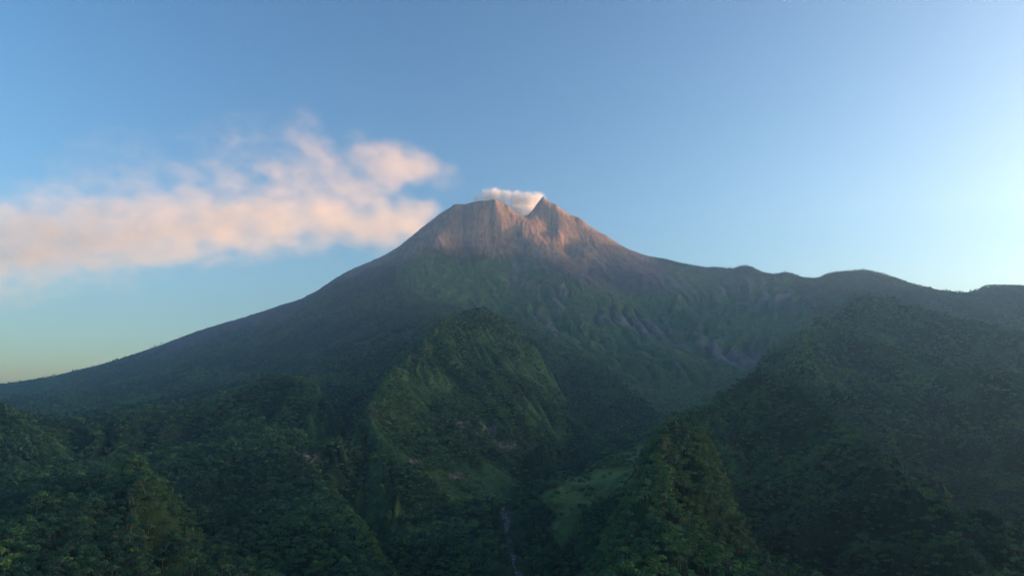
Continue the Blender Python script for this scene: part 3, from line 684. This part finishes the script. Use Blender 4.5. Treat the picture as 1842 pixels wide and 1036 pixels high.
def trunk_mesh(base, top, r0, r1, seed, limbs=3):
    r = np.random.RandomState(seed); V_ = []; F_ = []
    def tube(a, b, ra, rb, bow):
        a = np.array(a, float); b = np.array(b, float); m = 3; k0 = len(V_); d = unit(b - a); t = unit(np.cross(d, (.3, .9, .1))); s = np.cross(d, t)
        for i in range(m + 1):
            f = i / m; c = a + (b - a) * f + bow * math.sin(f * math.pi); rr_ = ra + (rb - ra) * f
            for j in range(5): g = j * 1.2566; V_.append(c + (t * math.cos(g) + s * math.sin(g)) * rr_)
        for i in range(m):
            for j in range(5): F_.append((k0 + i * 5 + j, k0 + i * 5 + (j + 1) % 5, k0 + i * 5 + 5 + (j + 1) % 5, k0 + i * 5 + 5 + j))
    bow = np.array((r.uniform(-.08, .08), r.uniform(-.08, .08), 0)) * np.linalg.norm(np.array(top) - np.array(base))
    tube(base, top, r0, r1, bow)
    for i in range(limbs):
        f = r.uniform(.5, .85); p = np.array(base) + (np.array(top) - np.array(base)) * f + bow * math.sin(f * math.pi); g = r.rand() * 6.28
        tube(p, p + np.array((math.cos(g) * .5, math.sin(g) * .5, .42)), (r0 + (r1 - r0) * f) * .7, r1 * .4, np.zeros(3))
    return np.array(V_, np.float32), np.array(F_)
# the 300 that show largest
vis0 = visible(x, y, z, rad * (lift + .3), 0.0) & (px > -6) & (px < 1848) & (py < 1030) & (sh < .5)
show = np.where(vis0, rad / rr, 0); top = np.argsort(-show)[:300]
own = np.zeros(n, bool); own[top] = True
b1 = (rr < 820) & ~own; b2 = (rr >= 820) & (rr < 1650) & ~own; b3 = (rr >= 1650) & ~own
log('near', b1.sum(), b2.sum(), b3.sum())
cl = [cloud(LOD1, b1), cloud(LOD2, b2), cloud(LOD3, b3)]
cv = np.concatenate([c[0] for c in cl]); ct = np.concatenate([c[1] for c in cl]); nqd = len(cv) // 4
# stems of the forest nearer than 1500 m
ts = np.flatnonzero((b1 | (b2 & tall)) & (sh < .5)); tv, tf = [], []
ta = np.arange(4) * 1.5708
lean = rng.uniform(-.12, .12, (len(ts), 2))
rb = rad[ts] * rng.uniform(.035, .06, len(ts)); hh = rad[ts] * (lift[ts] + .1)
b_ = np.stack([x[ts][:, None] + np.cos(ta) * rb[:, None], y[ts][:, None] + np.sin(ta) * rb[:, None], np.repeat((z[ts] - 1.0)[:, None], 4, 1)], -1)
t_ = np.stack([(x[ts] + lean[:, 0] * hh)[:, None] + np.cos(ta) * rb[:, None] * .5, (y[ts] + lean[:, 1] * hh)[:, None] + np.sin(ta) * rb[:, None] * .5, np.repeat((z[ts] + hh)[:, None], 4, 1)], -1)
tv = np.concatenate([b_, t_], 1).reshape(-1, 3); k0 = np.arange(len(ts))[:, None, None] * 8 + len(cv)
tf = (k0 + np.array([[j, (j + 1) % 4, 4 + (j + 1) % 4, 4 + j] for j in range(4)])[None]).reshape(-1, 4)
allv = np.concatenate([cv, tv.astype(np.float32)]); allf = np.concatenate([np.arange(nqd * 4).reshape(-1, 4), tf])
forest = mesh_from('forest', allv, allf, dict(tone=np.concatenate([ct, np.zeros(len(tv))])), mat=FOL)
forest.data.materials.append(BARK); mi = np.zeros(len(allf), np.int32); mi[nqd:] = 1; forest.data.polygons.foreach_set('material_index', mi)
forest['kind'] = 'stuff'
log('forest quads', len(allf))
# individual trees: shared crown meshes per kind, form and tone step
TONES = [.12, .30, .46, .62, .80]; TW = ['blackish green', 'dark green', 'mid green', 'fresh green', 'yellowish green']
cm = {}
def crown_of(k, v, t):
    if (k, v, t) not in cm:
        q = LOD0[k][v].reshape(-1, 3); r = np.random.RandomState(k * 50 + v * 7 + t)
        o = mesh_from('crown', q, np.arange(len(q)).reshape(-1, 4), dict(tone=TONES[t] + np.repeat(r.uniform(-.12, .12, len(q) // 4), 4)), mat=FOL, link=False); cm[(k, v, t)] = o
    return cm[(k, v, t)]
tmh = {}
def trunk_of(v, tl):
    if (v, tl) not in tmh:
        L_ = 2.4 if tl else 1.5
        q, f = trunk_mesh((0, 0, -.25), (.05, .03, L_ * .85), .055, .022, v * 3 + tl, 3); tmh[(v, tl)] = mesh_from('trunk', q, f, mat=BARK, link=False)
    return tmh[(v, tl)]
SHAPE = ['domed', 'wide spreading', 'tall narrow', 'ragged open']
def where(px_, py_, r_):
    if px_ > 1100 and px_ < 1345 and r_ < 840: return 'on the near right spur' if px_ < 1290 else 'in the gully right of the spur'
    if px_ >= 1290: return 'on the long right ridge'
    if px_ > 880: return 'beside the boulder stream'
    if px_ > 700: return 'in the dark valley bottom'
    if px_ < 345: return 'on the pointed left hill'
    return 'on the lower left slope' if px_ < 520 else 'on the bottom centre spur'
seen = {}
info = []
for i in top:
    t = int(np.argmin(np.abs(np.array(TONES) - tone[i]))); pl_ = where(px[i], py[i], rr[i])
    info.append((i, t, pl_))
import collections
groups = collections.defaultdict(list)
for i, t, pl_ in info: groups[(pl_, int(kind[i]), t, bool(tall[i]))].append(i)
for (pl_, k, t, tl), ids in groups.items():
    ids = sorted(ids, key=lambda q: px[q])
    for a, i in enumerate(ids):
        nm = SHAPE[k]; size = 'large' if rad[i] > 4.3 else 'small' if rad[i] < 3.3 else 'medium'
        if tl: nm += ' long-trunked'
        lab = '%s %s %s tree %s' % (size, TW[t], nm, pl_)
        e = bpy.data.objects.new('tree', None); sc.collection.objects.link(e); e.empty_display_size = .5
        e.location = (float(x[i]), float(y[i]), float(z[i])); e.scale = (float(rad[i]),) * 3; e.rotation_euler = (0, 0, float(ang[i]))
        e['category'] = 'tree'; e['group'] = 'trees ' + pl_; e['label'] = lab; e['_x'] = float(px[i]); e['_y'] = float(py[i])
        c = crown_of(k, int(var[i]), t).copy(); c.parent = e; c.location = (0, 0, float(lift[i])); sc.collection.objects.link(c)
        s = trunk_of(int(var[i]), bool(lift[i] > 1.6)).copy(); s.parent = e; s.scale = (1, 1, max(.5, float(lift[i]) / (2.0 if lift[i] > 1.6 else 1.25))); sc.collection.objects.link(s)
        seen.setdefault(lab, []).append(e)
# where the same words would fit several, say which: by height in the picture and side
NTH = ['first', 'second', 'third', 'fourth', 'fifth', 'sixth', 'seventh', 'eighth', 'ninth', 'tenth', 'eleventh', 'twelfth', 'thirteenth', 'fourteenth', 'fifteenth', 'sixteenth', 'seventeenth', 'eighteenth', 'nineteenth', 'twentieth', 'twenty-first', 'twenty-second', 'twenty-third', 'twenty-fourth', 'twenty-fifth', 'twenty-sixth', 'twenty-seventh', 'twenty-eighth']
def tell_apart(es, key, side, end):
    es.sort(key=key)
    for q, e in enumerate(es):
        if len(es) > 1: e['label'] = ('%s ' % (end[0] if q == 0 else end[1] if q == len(es) - 1 else NTH[min(q, 27)] + ' from ' + side)) + e['label']
for lab, es in list(seen.items()): tell_apart(es, lambda q: q['_x'], 'left', ('leftmost', 'rightmost'))
for e in [o for o in sc.objects if '_x' in o]: del e['_x']; del e['_y']
# pale boulders along the stream
rb_ = np.random.RandomState(5)
stream = RIV[4:9]
T = NT('boulder_stone'); pos = T.n('ShaderNodeNewGeometry').outputs['Position']
kc = T.mix(T.ramp(T.noise(pos, 1 / 1.5, 4), .35, .65), c4(.16, .15, .15), c4(.30, .29, .285)); kb = T.n('ShaderNodeBsdfPrincipled', i_Base_Color=kc, i_Roughness=.9); T.put(T.out.inputs[0], kb); STONE = T.m
import bmesh
stones = []
for v in range(5):
    bm = bmesh.new(); bmesh.ops.create_icosphere(bm, subdivisions=3, radius=1.0)
    cuts = unit(rb_.randn(9, 3)); dd = rb_.uniform(.62, .9, 9)
    for q in bm.verts:
        p = np.array(q.co)
        for c_, d_ in zip(cuts, dd):
            over = p @ c_ - d_
            if over > 0: p = p - c_ * over
        q.co = p * (1 + .05 * rb_.randn() * .5) * np.array((1.15, .9, .7))
    me = bpy.data.meshes.new('boulder'); bm.to_mesh(me); bm.free(); me.materials.append(STONE); stones.append(me)
bl = {}
reach = ['in the stream at the bottom edge', 'in the stream below the small meadow', 'in the stream beside the small meadow', 'in the upper stream below the grass terrace']
for q in range(64):
    f = rb_.rand() * 3.2; f = 4 - f - 1e-3; a = int(min(f, 3)); tt = f - a
    p0, p1 = at(*stream[a]), at(*stream[a + 1]); jx = rb_.randn() * 2.6
    bx_, by_ = p0[0] + (p1[0] - p0[0]) * tt + jx, p0[1] + (p1[1] - p0[1]) * tt
    w2 = float(fbm(np.array([bx_]), np.array([by_]), 60, 3, seed=12)[0]); w1_ = float(fbm(np.array([bx_]), np.array([by_]), 260, 4, seed=11)[0])
    bx_ -= 7 * w2; by_ -= 7 * w1_
    zz = float(terrain(np.array([bx_]), np.array([by_]))[0]) - 2.6
    s = float(np.exp(rb_.normal(.05, .42))) * .8
    o = bpy.data.objects.new('boulder', stones[q % 5]); sc.collection.objects.link(o)
    o.location = (bx_, by_, zz + s * .3); o.scale = (s, s, s); o.rotation_euler = (rb_.uniform(-.3, .3), rb_.uniform(-.3, .3), rb_.rand() * 6.28)
    o['category'] = 'boulder'; rch = reach[3 - a]; o['group'] = 'boulders ' + rch
    o['label'] = '%s pale grey boulder %s' % ('large' if s > 1.3 else 'small' if s < .75 else 'medium', rch); bl.setdefault(o['label'], []).append(o)
for lab, es in bl.items(): tell_apart(es, lambda q: q.location.y, 'nearest', ('nearest', 'farthest'))
#TREES1
log('done')
